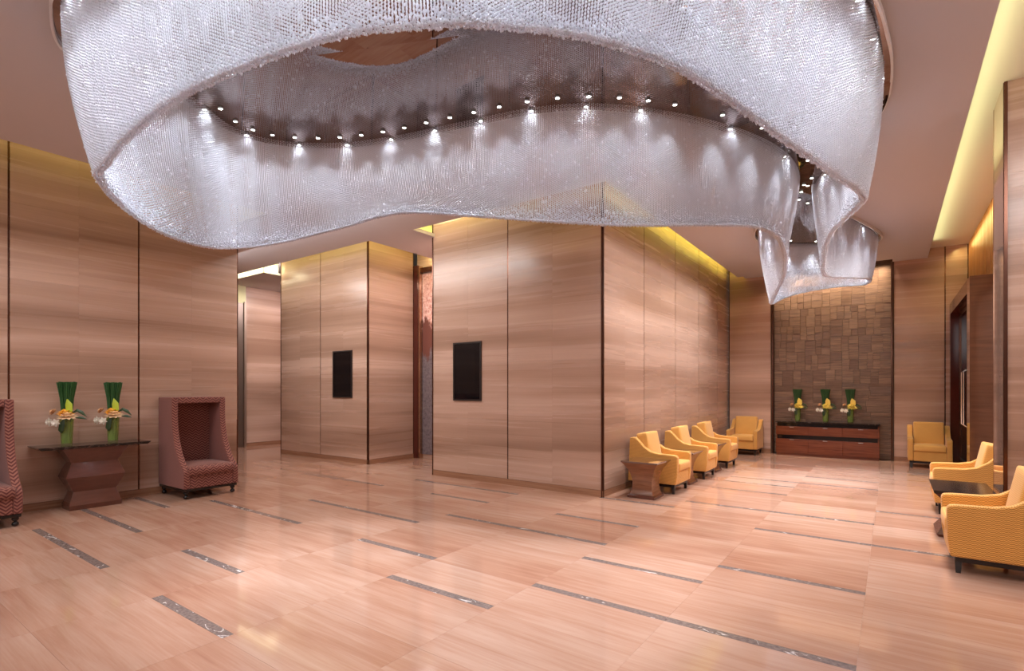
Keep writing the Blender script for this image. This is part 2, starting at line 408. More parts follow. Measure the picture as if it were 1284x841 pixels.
# centre block
stone_wall('wall_center_front', 'y', 7.05, -1, [-6.905, -5.17, -3.435], -6.905, -3.435, 'broad stone block front with a black screen in the middle of the lobby')
stone_wall('wall_center_side', 'x', -3.435, 1, [7.05, 8.65, 10.26, 11.8, 13.37, 14.7], 7.085, 14.7, 'long stone side wall behind the row of gold armchairs')
stone_wall('wall_center_end', 'x', -6.905, -1, [7.05, 8.55], 7.085, 8.9, 'stone left side of the centre block', split=1)
# far wall, either side of the mosaic recess
stone_wall('wall_far_left', 'y', 14.35, -1, [-3.4, -2.39], -3.4, -2.39, 'stone far wall left of the bronze mosaic', split=1)
stone_wall('wall_far_right', 'y', 14.35, -1, [.03, .93, 1.3], .03, 1.3, 'stone far wall right of the bronze mosaic', split=1)
stone_wall('wall_corridor_end', 'x', -14.4, 1, [7.43, 8.72], 4.6, 8.75, 'pale lit stone wall at the end of the side corridor', split=1)
stone_wall('wall_corridor_far', 'y', 8.72, -1, [-14.4, -13.3, -12.24], -14.4, -12.24, 'stone wall closing the back corridor', split=1)

# dark jamb and corridor-end transom, its yellow glow put into the colour
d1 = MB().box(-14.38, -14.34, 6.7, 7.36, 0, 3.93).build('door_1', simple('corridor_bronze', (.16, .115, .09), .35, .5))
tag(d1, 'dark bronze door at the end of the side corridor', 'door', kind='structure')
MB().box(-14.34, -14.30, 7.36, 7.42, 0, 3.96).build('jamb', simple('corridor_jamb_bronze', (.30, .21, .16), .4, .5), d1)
MB().box(-14.38, -14.34, 6.7, 7.42, 3.93, ZT).build('transom', simple('glow_tinted_transom', (.80, .76, .46), .6), d1)

# art wall between the two blocks
aw = MB().box(-8.93, -6.9, 8.62, 8.8, 0, ZT).build('wall_art', M['stone'])
tag(aw, 'wall between the two stone blocks carrying the art panel', 'wall', kind='structure')
d2 = MB().box(-8.93, -8.80, 8.5, 8.62, 0, 4.42).build('door_2', M['doorframe'])
tag(d2, 'dark lacquered jamb beside the art panel between the blocks', 'door', kind='structure')
MB().box(-8.80, -8.74, 8.52, 8.62, 0, 4.40).build('bronze_reveal', M['seam_light'], d2)
MB().box(-8.74, -6.95, 8.54, 8.62, 4.25, 4.36).build('lintel', M['seam'], d2)
art = MB().box(-8.73, -6.98, 8.59, 8.615, .1, 4.22).build('art_panel', M['art'])
tag(art, 'tall panel with pink mottled texture above dark grey, between the two stone blocks', 'artwork')

# ceiling slabs with cove slots, soffits, roof
cl = MB()
for a in ((-8.1, .64, -6, 6.5), (-14.4, -8.1, 4.6, 6.5), (-8.02, -6.84, 6.5, 8.4), (-14.4, -12.3, 6.80, 8.75), (-3.13, .64, 6.5, 14.05), (-3.0, -2.39, 14.05, 14.34), (.03, .64, 14.05, 14.34)):
    cl.box(a[0], a[1], a[2], a[3], 4.40, 4.46)
tag(cl.build('ceiling', M['ceiling']), 'flat mauve plaster ceiling with lit slots along the walls', 'ceiling', kind='structure')
sf = MB().box(.63, 3.2, -6, 14.36, 4.60, 4.66).build('ceiling_soffit', M['soffit'])
tag(sf, 'raised plaster ceiling strip lit yellow along the right side', 'ceiling', kind='structure')
tag(MB().box(-15, 3.3, -6.2, 16, ZT, ZT+.1).build('ceiling_slot', M['soffit']), 'upper plaster above the cove slots', 'ceiling', kind='structure')
tag(MB().box(-14.38, -12.3, 6.78, 6.80, 4.40, ZT).box(-12.30, -12.28, 6.80, 7.16, 4.40, ZT).build('trim_3', M['soffit']), 'lit upstand in the ceiling slot of the side corridor', 'trim', kind='structure')
tag(MB().box(.56, .62, -6, 14.05, 4.46, ZT).build('trim_2', M['soffit']), 'upstand above the ceiling edge of the right cove', 'trim', kind='structure')

# rear and right side of the lobby (seen only in reflections)
stone_wall('wall_back', 'y', -5.6, 1, [-9.1, -7.3, -5.5, -3.7, -1.9, -.1, 1.7, 3.1], -9.1, 3.1, 'stone wall of the lobby behind the viewer', split=1, rows=3)
stone_wall('wall_right', 'x', 2.9, -1, [-5.6, -3.7, -1.8, .1, 2.0, 3.9, 5.6, 7.3], -5.6, 7.3, 'stone wall along the right side of the lobby', split=1, rows=3)
# right pillar: stone front, bronze mirror side
pf = stone_wall('wall_pillar', 'y', 7.0, -1, [.905, 2.9], .93, 2.9, 'stone pier face behind the nearest gold armchair', split=2, z1=4.6, thick=.62)
MB().box(.90, .925, 6.985, 7.012, 0, 4.6).build('edge_trim', M['seam'], pf)
MB().box(.90, .928, 7.02, 7.63, .0, 4.6).build('mirror_face', simple('polished_pier_stone', (.62, .45, .37), .05, .75), pf)
MB().box(.898, .93, 7.63, 7.655, 0, 4.6).build('rear_trim', M['seam_light'], pf)
stone_wall('wall_niche', 'x', 1.40, -1, [7.66, 9.2, 10.85], 7.66, 10.85, 'stone wall behind the second armchair on the right', split=1, z1=4.6)

# wooden slats above the portal
sw = MB().box(1.36, 1.5, 7.7, 14.34, 3.37, 4.6).build('wall_slats', M['slatback'])
tag(sw, 'orange vertical wooden slats above the dark door portal', 'wall', kind='structure')
y = 7.76
while y < 14.3:
    w = random.choice((.06, .08, .10)); piece('slat', 1.30, 1.36, y, y+w, 3.37, 4.6, M['slat'], sw); y += w+.045

# dark portal with glass doors on the right
pt = MB().box(1.0, 1.5, 10.85, 11.2, 0, 3.36).build('door_3', M['darkwood'])
tag(pt, 'dark polished wooden door portal with glass doors at the right', 'door', kind='structure')
MB().box(1.0, 1.5, 14.12, 14.33, 0, 3.36).build('portal_jamb', M['doorframe'], pt)
MB().box(1.0, 1.5, 11.2, 14.12, 3.14, 3.36).build('portal_head', M['doorframe'], pt)
for ya, yb in ((11.22, 12.65), (12.67, 14.10)):
    g = MB().box(1.15, 1.17, ya, yb, .02, 3.13).build('door_leaf', M['doorglass'], pt)
    MB().box(1.13, 1.19, ya, ya+.07, .02, 3.13).box(1.13, 1.19, yb-.07, yb, .02, 3.13).box(1.13, 1.19, ya+.07, yb-.07, .02, .2).box(1.13, 1.19, ya+.07, yb-.07, 3.05, 3.13).build('door_stile', M['seam'], g)
    yh = yb-.16 if ya < 12 else ya+.16
    MB().tube([(1.13, yh, .9), (1.07, yh, .95), (1.07, yh, 1.9), (1.13, yh, 1.95)], .014, 8).build('door_handle', M['steel'], g, smooth=True)

# bronze mosaic recess on the far wall
ac = MB().box(-2.39, .03, 14.52, 14.6, 0, ZT).box(-2.42, -2.39, 14.34, 14.6, 0, ZT).box(.03, .06, 14.34, 14.6, 0, ZT).build('wall_mosaic', M['slatback'])
tag(ac, 'recessed wall of bronze mosaic tiles above the low cabinet', 'wall', kind='structure')
for xx in (-2.385, .005): piece('bronze_edge', xx, xx+.022, 14.33, 14.35, 0, 4.9, M['seam'], ac)
def subdiv(x0, x1, z0, z1, out, depth=0):
    w, h = x1-x0, z1-z0; low = (z0+z1)/2 < 1.75
    if low and h < .8:
        if (w < .55 and h < .15) or depth > 12: out.append((x0, x1, z0, z1)); return
        k = random.uniform(.4, .6)
        if w/.42 > h/.105: subdiv(x0, x0+w*k, z0, z1, out, depth+1); subdiv(x0+w*k, x1, z0, z1, out, depth+1)
        else: subdiv(x0, x1, z0, z0+h*k, out, depth+1); subdiv(x0, x1, z0+h*k, z1, out, depth+1)
        return
    if (w < .26 and h < .30) or (depth > 4 and w*h < .035): out.append((x0, x1, z0, z1)); return
    if w/.19 > h/.21:
        k = random.uniform(.38, .62); subdiv(x0, x0+w*k, z0, z1, out, depth+1); subdiv(x0+w*k, x1, z0, z1, out, depth+1)
    else:
        k = random.uniform(.38, .62); subdiv(x0, x1, z0, z0+h*k, out, depth+1); subdiv(x0, x1, z0+h*k, z1, out, depth+1)
tl = []; subdiv(-2.36, .005, .02, 4.85, tl); tl.sort(key=lambda r: r[2])
for r in tl[:298]:
    o = piece('mosaic_tile', r[0]+.0015, r[1]-.0015, 14.462-random.uniform(0, .006), 14.52, r[2]+.0015, r[3]-.0015, M['accent'], ac)
    o.rotation_euler = (random.uniform(-.012, .012), 0, random.uniform(-.008, .008))
if len(tl) > 298:
    mb = MB()
    for r in tl[298:]: mb.box(r[0]+.003, r[1]-.003, 14.45, 14.52, r[2]+.003, r[3]-.003)
    tag(mb.build('mosaic_tiling', M['accent'], ac), kind='stuff')

# ------------------------------------------------------------------ chandelier
# (ceiling ring px,py ; hem px,py) traced anticlockwise, turned into room coordinates at the ceiling's height
RING = [((84, 14), (122, 222)), ((95, 62), (150, 257)), ((150, 92), (200, 291)), ((233, 120), (255, 309)), ((285, 156), (300, 311)), ((341, 174), (350, 305)),
        ((416, 178), (425, 287)), ((491, 170), (500, 268)), ((580, 152), (585, 271)), ((682, 133), (685, 278)), ((780, 131), (785, 283)), ((892, 149), (888, 283)),
        ((962, 173), (945, 285)), ((994, 199), (972, 296)), ((998, 226), (982, 314)), ((987, 250), (984, 330)), ((970, 272), (981, 349)), ((954, 288), (973, 366)),
        ((958, 300), (967, 381)), ((985, 305), (985, 373)), ((1020, 306), (1020, 364)), ((1060, 307), (1058, 359)), ((1089, 304), (1084, 357)), ((1098, 296), (1091, 350)),
        ((1077, 282), (1073, 348)), ((1046, 266), (1042, 347)), ((1028, 250), (1033, 340)), ((1022, 232), (1035, 316)), ((1032, 212), (1043, 292)), ((1062, 180), (1060, 275)),
        ((1092, 140), (1078, 258)), ((1102, 105), (1083, 245)), ((1097, 55), (1050, 220)), ((1060, -20), (1000, 185)), ((910, -115), (870, 95)), ((770, -155), (755, 51)),
        ((640, -168), (637, 33)), ((540, -168), (545, 31)), ((400, -150), (400, 50)), ((220, -95), (238, 113)), ((140, -45), (165, 165)), ((98, -14), (132, 203))]
ZC = 4.37
def unproj(px, py, z=None, d=None):
    a = (px-642)/FPX
    if d is None: d = (z-EYE)*FPX/(487-py)
    return Vector((d*(CAMF[0]+a*CAMX[0]), d*(CAMF[1]+a*CAMX[1]), EYE+(487-py)/FPX*d)), d
top = []; bot = []
for (t, b) in RING:
    T, d = unproj(*t, z=ZC); top.append(T); B, _ = unproj(*b, d=d); bot.append(B)
def catmull(P, n):
    out = []; N = len(P)
    for i in range(N):
        p0, p1, p2, p3 = P[i-1], P[i], P[(i+1) % N], P[(i+2) % N]
        for k in range(n):
            t = k/n
            out.append(.5*((2*p1)+(p2-p0)*t+(2*p0-5*p1+4*p2-p3)*t*t+(3*p1-p0-3*p2+p3)*t**3))
    return out
TD = np.array([tuple(v) for v in catmull(top, 60)]); BD = np.array([tuple(v) for v in catmull(bot, 60)])
seg = np.linalg.norm(np.roll(TD, -1, 0)-TD, axis=1); arc = np.concatenate([[0], np.cumsum(seg)]); PER = arc[-1]
def at_arc(A, s):
    A2 = np.vstack([A, A[:1]]); return np.stack([np.interp(s, arc, A2[:, i]) for i in range(3)], 1)
CHX, CHY = float(TD[:, 0].mean()), float(TD[:, 1].mean())
ch = empty('chandelier', (0, 0, 0), label='huge crystal bead curtain chandelier winding under the ceiling on a bronze mirror plate', cat='chandelier')
def normals_2d(A):
    t = np.roll(A, -1, 0)-np.roll(A, 1, 0); n = np.stack([-t[:, 1], t[:, 0]], 1); n /= np.linalg.norm(n, axis=1)[:, None]+1e-9
    return n
ar = .5*np.sum(TD[:, 0]*np.roll(TD[:, 1], -1)-np.roll(TD[:, 0], -1)*TD[:, 1])
def ring_normals(s):
    e = .06; p = at_arc(TD, (s+e) % PER); q = at_arc(TD, (s-e) % PER); t = p-q
    n = np.stack([t[:, 1], -t[:, 0]], 1); n /= np.linalg.norm(n, axis=1)[:, None]+1e-9
    return n*(1 if ar > 0 else -1)      # outward
def strands(off, phase, pitch, vp):
    n = int(PER/pitch); s = (np.arange(n)+phase)*PER/n
    T = at_arc(TD, s); B = at_arc(BD, s); N = ring_normals(s)
    T = T.copy(); B = B.copy(); T[:, :2] += N*off; B[:, :2] += N*off*.5
    pts = []
    for i in range(n):
        L = T[i, 2]-B[i, 2]; k = max(3, int(L/vp)); t = (np.arange(k+1)+(.5 if i % 2 else 0))/(k+.5)
        t = np.clip(t, 0, 1); p = np.empty((k+1, 3))
        h = t**1.7
        p[:, :2] = T[i, :2]+(B[i, :2]-T[i, :2])*h[:, None]; p[:, 2] = T[i, 2]-L*t
        pts.append(p)
    return np.vstack(pts)
PTS = [strands(.03, 0, .0185, .021), strands(-.035, .5, .0185, .021)]
sh = (np.arange(int(PER/.011)))*PER/int(PER/.011)
for k in range(3):
    Bk = at_arc(BD, sh); Nk = ring_normals(sh); Bk[:, :2] += Nk*(-.03+.02*k); Bk[:, 2] += np.random.uniform(-.004, .012, len(sh)); PTS.append(Bk)
for k in range(5):                         # extra drops gathering towards the hem
    Bk = at_arc(BD, sh); Tk = at_arc(TD, sh); Nk = ring_normals(sh); tt = np.abs(np.random.normal(0, .06, len(sh)))[:, None]
    Bk[:, :2] += Nk*np.random.uniform(-.05, .03, (len(sh), 1)); Bk += (Tk-Bk)*np.concatenate([tt*.2, tt*.2, tt], 1); PTS.append(Bk)
FR = np.concatenate([np.full(len(p), .012 if k < 2 else .75) for k, p in enumerate(PTS)]); PTS = np.vstack(PTS)  # hem beads mostly opaque, imitating a glowing hem
def bead_mesh(pts, rx, rz, frac):
    n = len(pts)
    ang = np.random.uniform(0, 2*PI, n); tilt = np.random.normal(0, .25, (n, 2))
    base = np.zeros((n, 6, 3), dtype=np.float32)
    for k in range(4):
        base[:, k, 0] = np.cos(ang+k*PI/2)*rx; base[:, k, 1] = np.sin(ang+k*PI/2)*rx
        base[:, k, 2] = (base[:, k, 0]*tilt[:, 0]+base[:, k, 1]*tilt[:, 1])
    base[:, 4, 2] = rz; base[:, 5, 2] = -rz
    for k, sg in ((4, 1), (5, -1)):
        base[:, k, 0] -= sg*tilt[:, 0]*rz; base[:, k, 1] -= sg*tilt[:, 1]*rz
    pick = np.random.rand(n) < frac; base[pick & (frac < .1)] *= 1.7
    base += pts[:, None, :].astype(np.float32)
    F = np.array([(0, 1, 4), (1, 2, 4), (2, 3, 4), (3, 0, 4), (1, 0, 5), (2, 1, 5), (3, 2, 5), (0, 3, 5)], dtype=np.int32)
    faces = (F[None]+(np.arange(n, dtype=np.int32)*6)[:, None, None]).reshape(-1)
    me = bpy.data.meshes.new('bead_curtain'); me.vertices.add(n*6); me.vertices.foreach_set('co', base.reshape(-1))
    me.loops.add(len(faces)); me.loops.foreach_set('vertex_index', faces)
    nf = n*8; me.polygons.add(nf); me.polygons.foreach_set('loop_start', np.arange(nf, dtype=np.int32)*3)
    mi = np.repeat(pick.astype(np.int32), 8); me.polygons.foreach_set('material_index', mi)
    me.update(calc_edges=True); return me
bc = link('bead_curtain', bead_mesh(PTS, .0080, .0106, FR), [M['bead'], M['spark']], ch); bc['kind'] = 'stuff'
# mirror plate: ring outline pushed outwards, cut in two panels along a straight joint
so = np.linspace(0, PER, 400, endpoint=False); OUT = at_arc(TD, so)[:, :2]+ring_normals(so)*.085
ok = [tuple(p) for p in OUT]
def clip(poly, p, nrm, sgn):
    out = []
    for i in range(len(poly)):
        a, b = poly[i], poly[(i+1) % len(poly)]
        da = sgn*((a[0]-p[0])*nrm[0]+(a[1]-p[1])*nrm[1]); db = sgn*((b[0]-p[0])*nrm[0]+(b[1]-p[1])*nrm[1])
        if da >= 0: out.append(a)
        if (da >= 0) != (db >= 0):
            k = da/(da-db); out.append((a[0]+(b[0]-a[0])*k, a[1]+(b[1]-a[1])*k))
    return out
J0, J1 = (-4.005, 2.555), (-2.533, 3.227); jd = (J1[0]-J0[0], J1[1]-J0[1]); jn = (-jd[1], jd[0])
def plate(poly, tilt):
    bm = bmesh.new(); nl = math.hypot(*jn)
    def zz(x, y): return 4.384+tilt*((x-J0[0])*jn[0]+(y-J0[1])*jn[1])/nl
    vb = [bm.verts.new((x, y, zz(x, y))) for x, y in poly]; f = bm.faces.new(vb)
    r = bmesh.ops.extrude_face_region(bm, geom=[f])
    for v in [g for g in r['geom'] if isinstance(g, bmesh.types.BMVert)]: v.co.z = 4.399
    bmesh.ops.triangulate(bm, faces=bm.faces[:]); bmesh.ops.recalc_face_normals(bm, faces=bm.faces)
    me = bpy.data.meshes.new('mirror_panel'); bm.to_mesh(me); bm.free(); return me
link('mirror_panel', plate(clip(ok, J0, jn, -1), 0.0), M['mirror'], ch)
far_side = clip(ok, J0, jn, 1)
link('mirror_panel', plate(clip(far_side, (0, 7.9), (0, 1), -1), -.030), M['mirror'], ch)
link('mirror_panel', plate(clip(far_side, (0, 7.9), (0, 1), 1), 0.0), M['mirror'], ch)
rim = MB(); n = len(ok); N2 = ring_normals(so); v = []; f = []
for i in range(n):
    x, y = ok[i]; nx, ny = N2[i]
    for a, z in ((-.004, 4.345), (.014, 4.345), (.014, 4.40), (-.004, 4.40)): v.append((x+nx*a, y+ny*a, z))
for i in range(n):
    j = (i+1) % n
    for k in range(4): f.append((i*4+k, j*4+k, j*4+(k+1) % 4, i*4+(k+1) % 4))
rim.add(v, f); rim.build('mirror_rim', M['chrome'], ch)
# spotlights along the inside of the ring
sl = MB().lathe([(.0, .016), (.024, .016), (.024, 0), (.019, 0), (.017, .005)], 14, caps=False).lathe([(.017, .005), (.0, .005)], 14, caps=False, mi=1)
sm = sl.mesh('spotlight'); sm.materials.append(M['spotbody']); sm.materials.append(M['spotlens'])
spd = bpy.data.lights.new('spot_beam', 'SPOT'); spd.energy = 6; spd.spot_size = math.radians(110); spd.spot_blend = 1; spd.shadow_soft_size = .02; spd.color = (.84, .91, 1)
def beam(energy, size):
    d = spd.copy(); d.energy = energy; d.spot_size = math.radians(size); return d
B_TOP, B_IN, B_NECK, B_OUT, B_FAR = beam(3, 110), beam(31, 66), beam(24, 66), beam(36, 60), beam(75, 66)
def mirror_z(x, y):
    k = ((x-J0[0])*jn[0]+(y-J0[1])*jn[1])/math.hypot(*jn)
    return 4.384-(.030*k if k > 0 and y < 7.9 else 0)
def add_spot(x, y, z, dat, aim, fixture=True):
    if fixture:
        o = bpy.data.objects.new('spotlight', sm); COL.objects.link(o); o.parent = ch; o.location = (x, y, z-.018)
    l = bpy.data.objects.new('spot_beam', dat); COL.objects.link(l); l.parent = ch; l.location = (x, y, z-.026)
    l.rotation_euler = Vector(aim).to_track_quat('-Z', 'Y').to_euler()
ns = int(PER/.27); ss = np.arange(ns)*PER/ns; SP = at_arc(TD, ss); SN = ring_normals(ss)
for i in range(ns):
    x, y = SP[i, 0]-SN[i, 0]*.17, SP[i, 1]-SN[i, 1]*.17
    neck = SP[i, 1] > 6.9 or (SP[i, 1] > 5.2 and SP[i, 0] > -1.75)
    if not neck or i % 2: add_spot(x, y, mirror_z(x, y), B_FAR if SP[i, 1] > 9.3 else (B_NECK if neck else B_IN), (SN[i, 0]*.05, SN[i, 1]*.05, -1))
    if i % 2 == 0 and not (neck and i % 4):  # second row added between the bead layers to brighten the curtain
        x, y = SP[i, 0], SP[i, 1]
        add_spot(x, y, mirror_z(x, y), B_TOP, (0, 0, -1))
    d = SP[i, 0]*CAMF[0]+SP[i, 1]*CAMF[1]
    if d < 3.9 and i % 2 == 1:            # unseen spots added outside the curtain to brighten its front
        x, y = SP[i, 0]+SN[i, 0]*.75, SP[i, 1]+SN[i, 1]*.75
        add_spot(x, y, 4.41, B_OUT, (-SN[i, 0]*.95, -SN[i, 1]*.95, -1))
# ------------------------------------------------------------------ furniture
def make_armchair():
    W2 = .35; t = .088
    r = empty('armchair', cat='armchair')
    MB().box(-W2+.03, W2-.03, .05, .74, .10, .145).build('base_frame', M['black'], r, .004)
    for sx in (-1, 1):
        for y0 in (.075, .715):
            a = MB().rects([(0, .017, .017), (.12, .025, .025)], sx*(W2-.06), y0); a.build('leg', M['black'], r)
    MB().box(-W2+t, W2-t, .015, .70, .145, .345).build('seat_box', M['gold'], r, .015, 3)
    prof = [(.02, .145), (.0, .30), (-.005, .56), (.012, .585), (.06, .592), (.30, .60), (.42, .625), (.52, .69), (.60, .775), (.66, .825), (.71, .835), (.755, .82), (.785, .145)]
    for sx in (-1, 1):
        x0, x1 = (-W2, -W2+t) if sx < 0 else (W2-t, W2)
        MB().prism_x(prof, x0, x1).build('arm', M['gold'], r, .014, 3, angle=50)
    MB().prism_x([(.60, .145), (.66, .815), (.755, .82), (.785, .145)], -W2+t, W2-t).build('back_panel', M['gold'], r, .015, 3)
    MB().puff(0, .275, .405, W2-t-.003, .285, .065, .025, (0, .008, .012), n=10).build('seat_cushion', M['gold_plain'], r, smooth=True, angle=60)
    MB().puff(0, .56, .665, W2-t-.012, .085, .235, .022, (0, .012, .008), n=10, tilt=-.20).build('back_cushion', M['gold_plain'], r, smooth=True, angle=60)
    return r
GRP = 'gold woven armchairs'
ac0 = make_armchair(); CH[ac0.name] = list(ac0.children)
def armchair(first, loc, rz, label):
    o = ac0 if first else copy_tree(ac0)
    return place(o, loc, rz, label, GRP)
F_PX, F_NX, F_NY = PI/2, -PI/2, 0     # local front is -Y
armchair(True, (-2.60, 8.19, 0), F_PX, 'gold armchair nearest the camera in the left row, beside the flared wooden table')
armchair(False, (-2.60, 9.78, 0), F_PX, 'gold armchair in the middle of the left row along the stone wall')
armchair(False, (-2.60, 11.38, 0), F_PX, 'gold armchair farthest back in the left row along the stone wall')
armchair(False, (-2.92, 13.5, 0), F_NY, 'gold armchair facing forward in the far left corner, left of the low cabinet')
armchair(False, (.63, 13.3, 0), F_NY, 'gold armchair facing forward against the far wall, right of the mosaic')
armchair(False, (.40, 6.27, 0), F_NX, 'nearest gold armchair at the right edge, seen from its side')
armchair(False, (.44, 8.93, 0), F_NX, 'gold armchair on the right behind the dark pyramid table, beside the pier')

def make_hood_chair():
    r = empty('hooded_chair', cat='chair'); W2 = .385; D = .88; H = 1.47; t = .085; z0 = .15
    MB().box(-W2+.01, W2-.01, .02, D-.01, .11, .15).build('plinth', M['black'], r, .006)
    for sx in (-1, 1):
        for y0 in (.07, D-.07):
            a = MB().lathe([(.012, 0), (.030, .012), (.034, .03), (.024, .05), (.012, .058), (.024, .066), (.036, .085), (.028, .11)], 14, sx*(W2-.055), y0)
            a.build('turned_foot', M['black'], r, smooth=True, angle=50)
    prof = [(.0, z0), (-.006, .30), (.0, .40), (.05, .455), (.14, .53), (.24, .66), (.33, .83), (.385, 1.02), (.40, 1.20), (.40, H), (D, H), (D, z0)]
    for sx in (-1, 1):
        x0, x1 = (-W2, -W2+t) if sx < 0 else (W2-t, W2)
        MB().prism_x(prof, x0, x1).build('side_wing', [M['rust_side'], M['rust']], r, .014, 3, angle=50)
    MB().box(-W2+t, W2-t, .40, D, H-.09, H).build('hood', M['rust'], r, .012, 3)
    MB().box(-W2+t, W2-t, D-.12, D, z0, H-.09).build('back_panel', M['rust'], r)
    MB().box(-W2+t, W2-t, .0, D-.12, z0, .335).build('seat_box', M['rust'], r, .012, 3)
    MB().puff(0, .36, .395, W2-t+.035, .385, .075, .05, (0, .015, .025)).build('seat_cushion', M['rust'], r, smooth=True, angle=60)
    for c in r.children:
        if c.name.startswith('side_wing'):
            for p in c.data.polygons: p.material_index = 0 if abs(p.normal.x) > .8 else 1
    return r
hc = make_hood_chair(); CH[hc.name] = list(hc.children)
place(hc, (-8.19, 3.735, 0), F_PX, 'rust chevron hooded porter chair right of the console table', 'rust hooded chairs')
h2 = copy_tree(hc); place(h2, (-8.19, 1.25, 0), F_PX, 'rust chevron hooded chair cut by the left edge, left of the console table', 'rust hooded chairs')

# console table
ct = empty('console_table', (-8.84, 2.47, 0), label='long console table with dark marble top on a zigzag reddish wooden base', cat='table')
MB().rects([(.0, .155, .285), (.06, .158, .29), (.235, .115, .235), (.43, .18, .325), (.62, .115, .255), (.815, .19, .36)]).build('zigzag_base', M['redwood'], ct)
MB().rects([(.815, .225, .58), (.845, .245, .615), (.852, .245, .615)]).build('marble_top', M['marble'], ct)

def make_vase(far=False):
    r = empty('flower_vase', cat='vase'); rn = random.Random(3)
    MB().lathe([(.058, 0), (.060, .01), (.074, .30), (.078, .34), (.074, .34), (.070, .30), (.056, .02), (.0, .018)], 24, caps=False).build('glass_vase', M['glass'], r, smooth=True, angle=50)
    st = MB()
    for i in range(40):
        a = rn.uniform(0, 2*PI); q = math.sqrt(rn.random())*.046
        st.tube([(q*math.cos(a), q*math.sin(a), .025), (q*1.15*math.cos(a+.15), q*1.15*math.sin(a+.15), .34)], .0055, 5)
    tag(st.build('stem_bundle', M['green2'], r), kind='stuff')
    rd = MB()
    for i in range(110):
        a = rn.uniform(0, 2*PI); q = math.sqrt(rn.random())
        x, y_ = q*math.cos(a), q*math.sin(a)
        rd.tube([(x*.05, y_*.05, .30), (x*.062, y_*.062, .5), (x*.072, y_*.072, .62), (x*.108, y_*.108, .83+rn.uniform(-.008, .008))], [.006, .007, .007, .0075], 5)
    tag(rd.build('reed_bundle', M['green'], r), kind='stuff')
    def flower(name, mat, c, rad, npet, tiltv, cup=.35, label=None, core=None):
        b = MB(); up = Vector(tiltv).normalized(); a = up.orthogonal().normalized(); w = up.cross(a)
        for ringk, (ro, lift, cnt) in enumerate(((1.0, 0, npet), (.7, .25, npet), (.4, .45, max(4, npet//2)))):
            for k in range(cnt):
                th = 2*PI*(k+.5*ringk)/cnt; dr = a*math.cos(th)+w*math.sin(th); sd = up.cross(dr)
                p = Vector(c); L = rad*ro; Wd = rad*.95/ math.sqrt(cnt/2)
                ptsv = [p+up*(rad*lift), p+dr*L*.55+sd*Wd*.5+up*(rad*(lift+cup*.5)), p+dr*L+up*(rad*(lift+cup*.6)), p+dr*L*.55-sd*Wd*.5+up*(rad*(lift+cup*.5)), p+dr*L*.5+up*(rad*(lift+cup*.1)-.004)]
                b.add(ptsv, [(0, 1, 4), (1, 2, 4), (2, 3, 4), (3, 0, 4), (0, 3, 2, 1)])
        o = b.build(name, mat, r); tag(o, label)
        MB().puff(c[0]+up.x*rad*.3, c[1]+up.y*rad*.3, c[2]+up.z*rad*.3, rad*.22, rad*.22, rad*.22, rad*.2, n=4).build('flower_core', core or mat, o, smooth=True, angle=80)
    flower('flower', M['yellow' if far else 'orange'], (.02, -.085, .405), .105, 9, (.1, -.35, 1), .3, 'yellow flower' if far else 'orange flower', M['yellow'])
    flower('flower', M['yellow' if far else 'cream'], (.045, -.10, .375), .125, 10, (.05, -.3, 1), .05, 'pale outer flower')
    flower('flower', M['peach'], (-.115, -.06, .435), .055, 7, (-.5, -.6, .6), .5, 'peach bud')
    flower('flower', M['white'], (-.155, -.06, .31), .062, 6, (-.5, -.8, .1), .4, 'white flower')
    flower('flower', M['white'], (-.085, -.09, .30), .058, 6, (.0, -.9, .1), .4, 'white flower')
    def leaf(mat, pts, wd, label=None):
        b = MB(); P = [Vector(p) for p in pts]; v = []; n_ = len(P)
        for k, p in enumerate(P):
            t_ = (P[min(k+1, n_-1)]-P[max(k-1, 0)]).normalized(); sd = t_.cross(Vector((0, -1, .3))).normalized(); q = wd*math.sin(PI*min(.98, max(.04, k/(n_-1))))**.8
            v += [p-sd*q, p+Vector((0, -.006, 0)), p+sd*q]
        f = []
        for k in range(n_-1):
            for j in (0, 1): f.append((k*3+j, k*3+j+1, k*3+j+4, k*3+j+3))
        b.add(v, f); o = b.build('leaf', mat, r); m = o.modifiers.new('s', 'SOLIDIFY'); m.thickness = .003; tag(o, label)
    leaf(M['yellow' if far else 'lime'], [(.04, -.08, .38), (.06, -.09, .46), (.055, -.09, .54), (.035, -.085, .61)], .06 if far else .042, 'yellow upright leaf' if far else 'lime green upright leaf')
    leaf(M['dgreen'], [(.07, -.05, .42), (.13, -.05, .46), (.18, -.05, .43), (.235, -.05, .37)], .024, 'dark green drooping leaf')
    leaf(M['dgreen'], [(.07, -.06, .38), (.13, -.06, .37), (.19, -.06, .36), (.24, -.06, .34)], .02, 'dark green drooping leaf')
    leaf(M['dgreen'], [(.0, -.075, .36), (-.02, -.085, .28), (-.03, -.085, .2), (-.03, -.075, .16)], .035, 'dark green hanging leaf')
    return r
v0 = make_vase(); CH[v0.name] = list(v0.children)
for c in v0.children: CH[c.name] = list(c.children)
place(v0, (-8.86, 2.20, .853), F_PX-.6, 'glass vase of green reeds and orange flowers, left one on the console table', 'reed flower vases')
v1 = copy_tree(v0); place(v1, (-8.86, 2.71, .853), F_PX-.6, 'glass vase of green reeds and orange flowers, right one on the console table', 'reed flower vases')
vf = make_vase(True); CH[vf.name] = list(vf.children)
for c in vf.children: CH[c.name] = list(c.children)
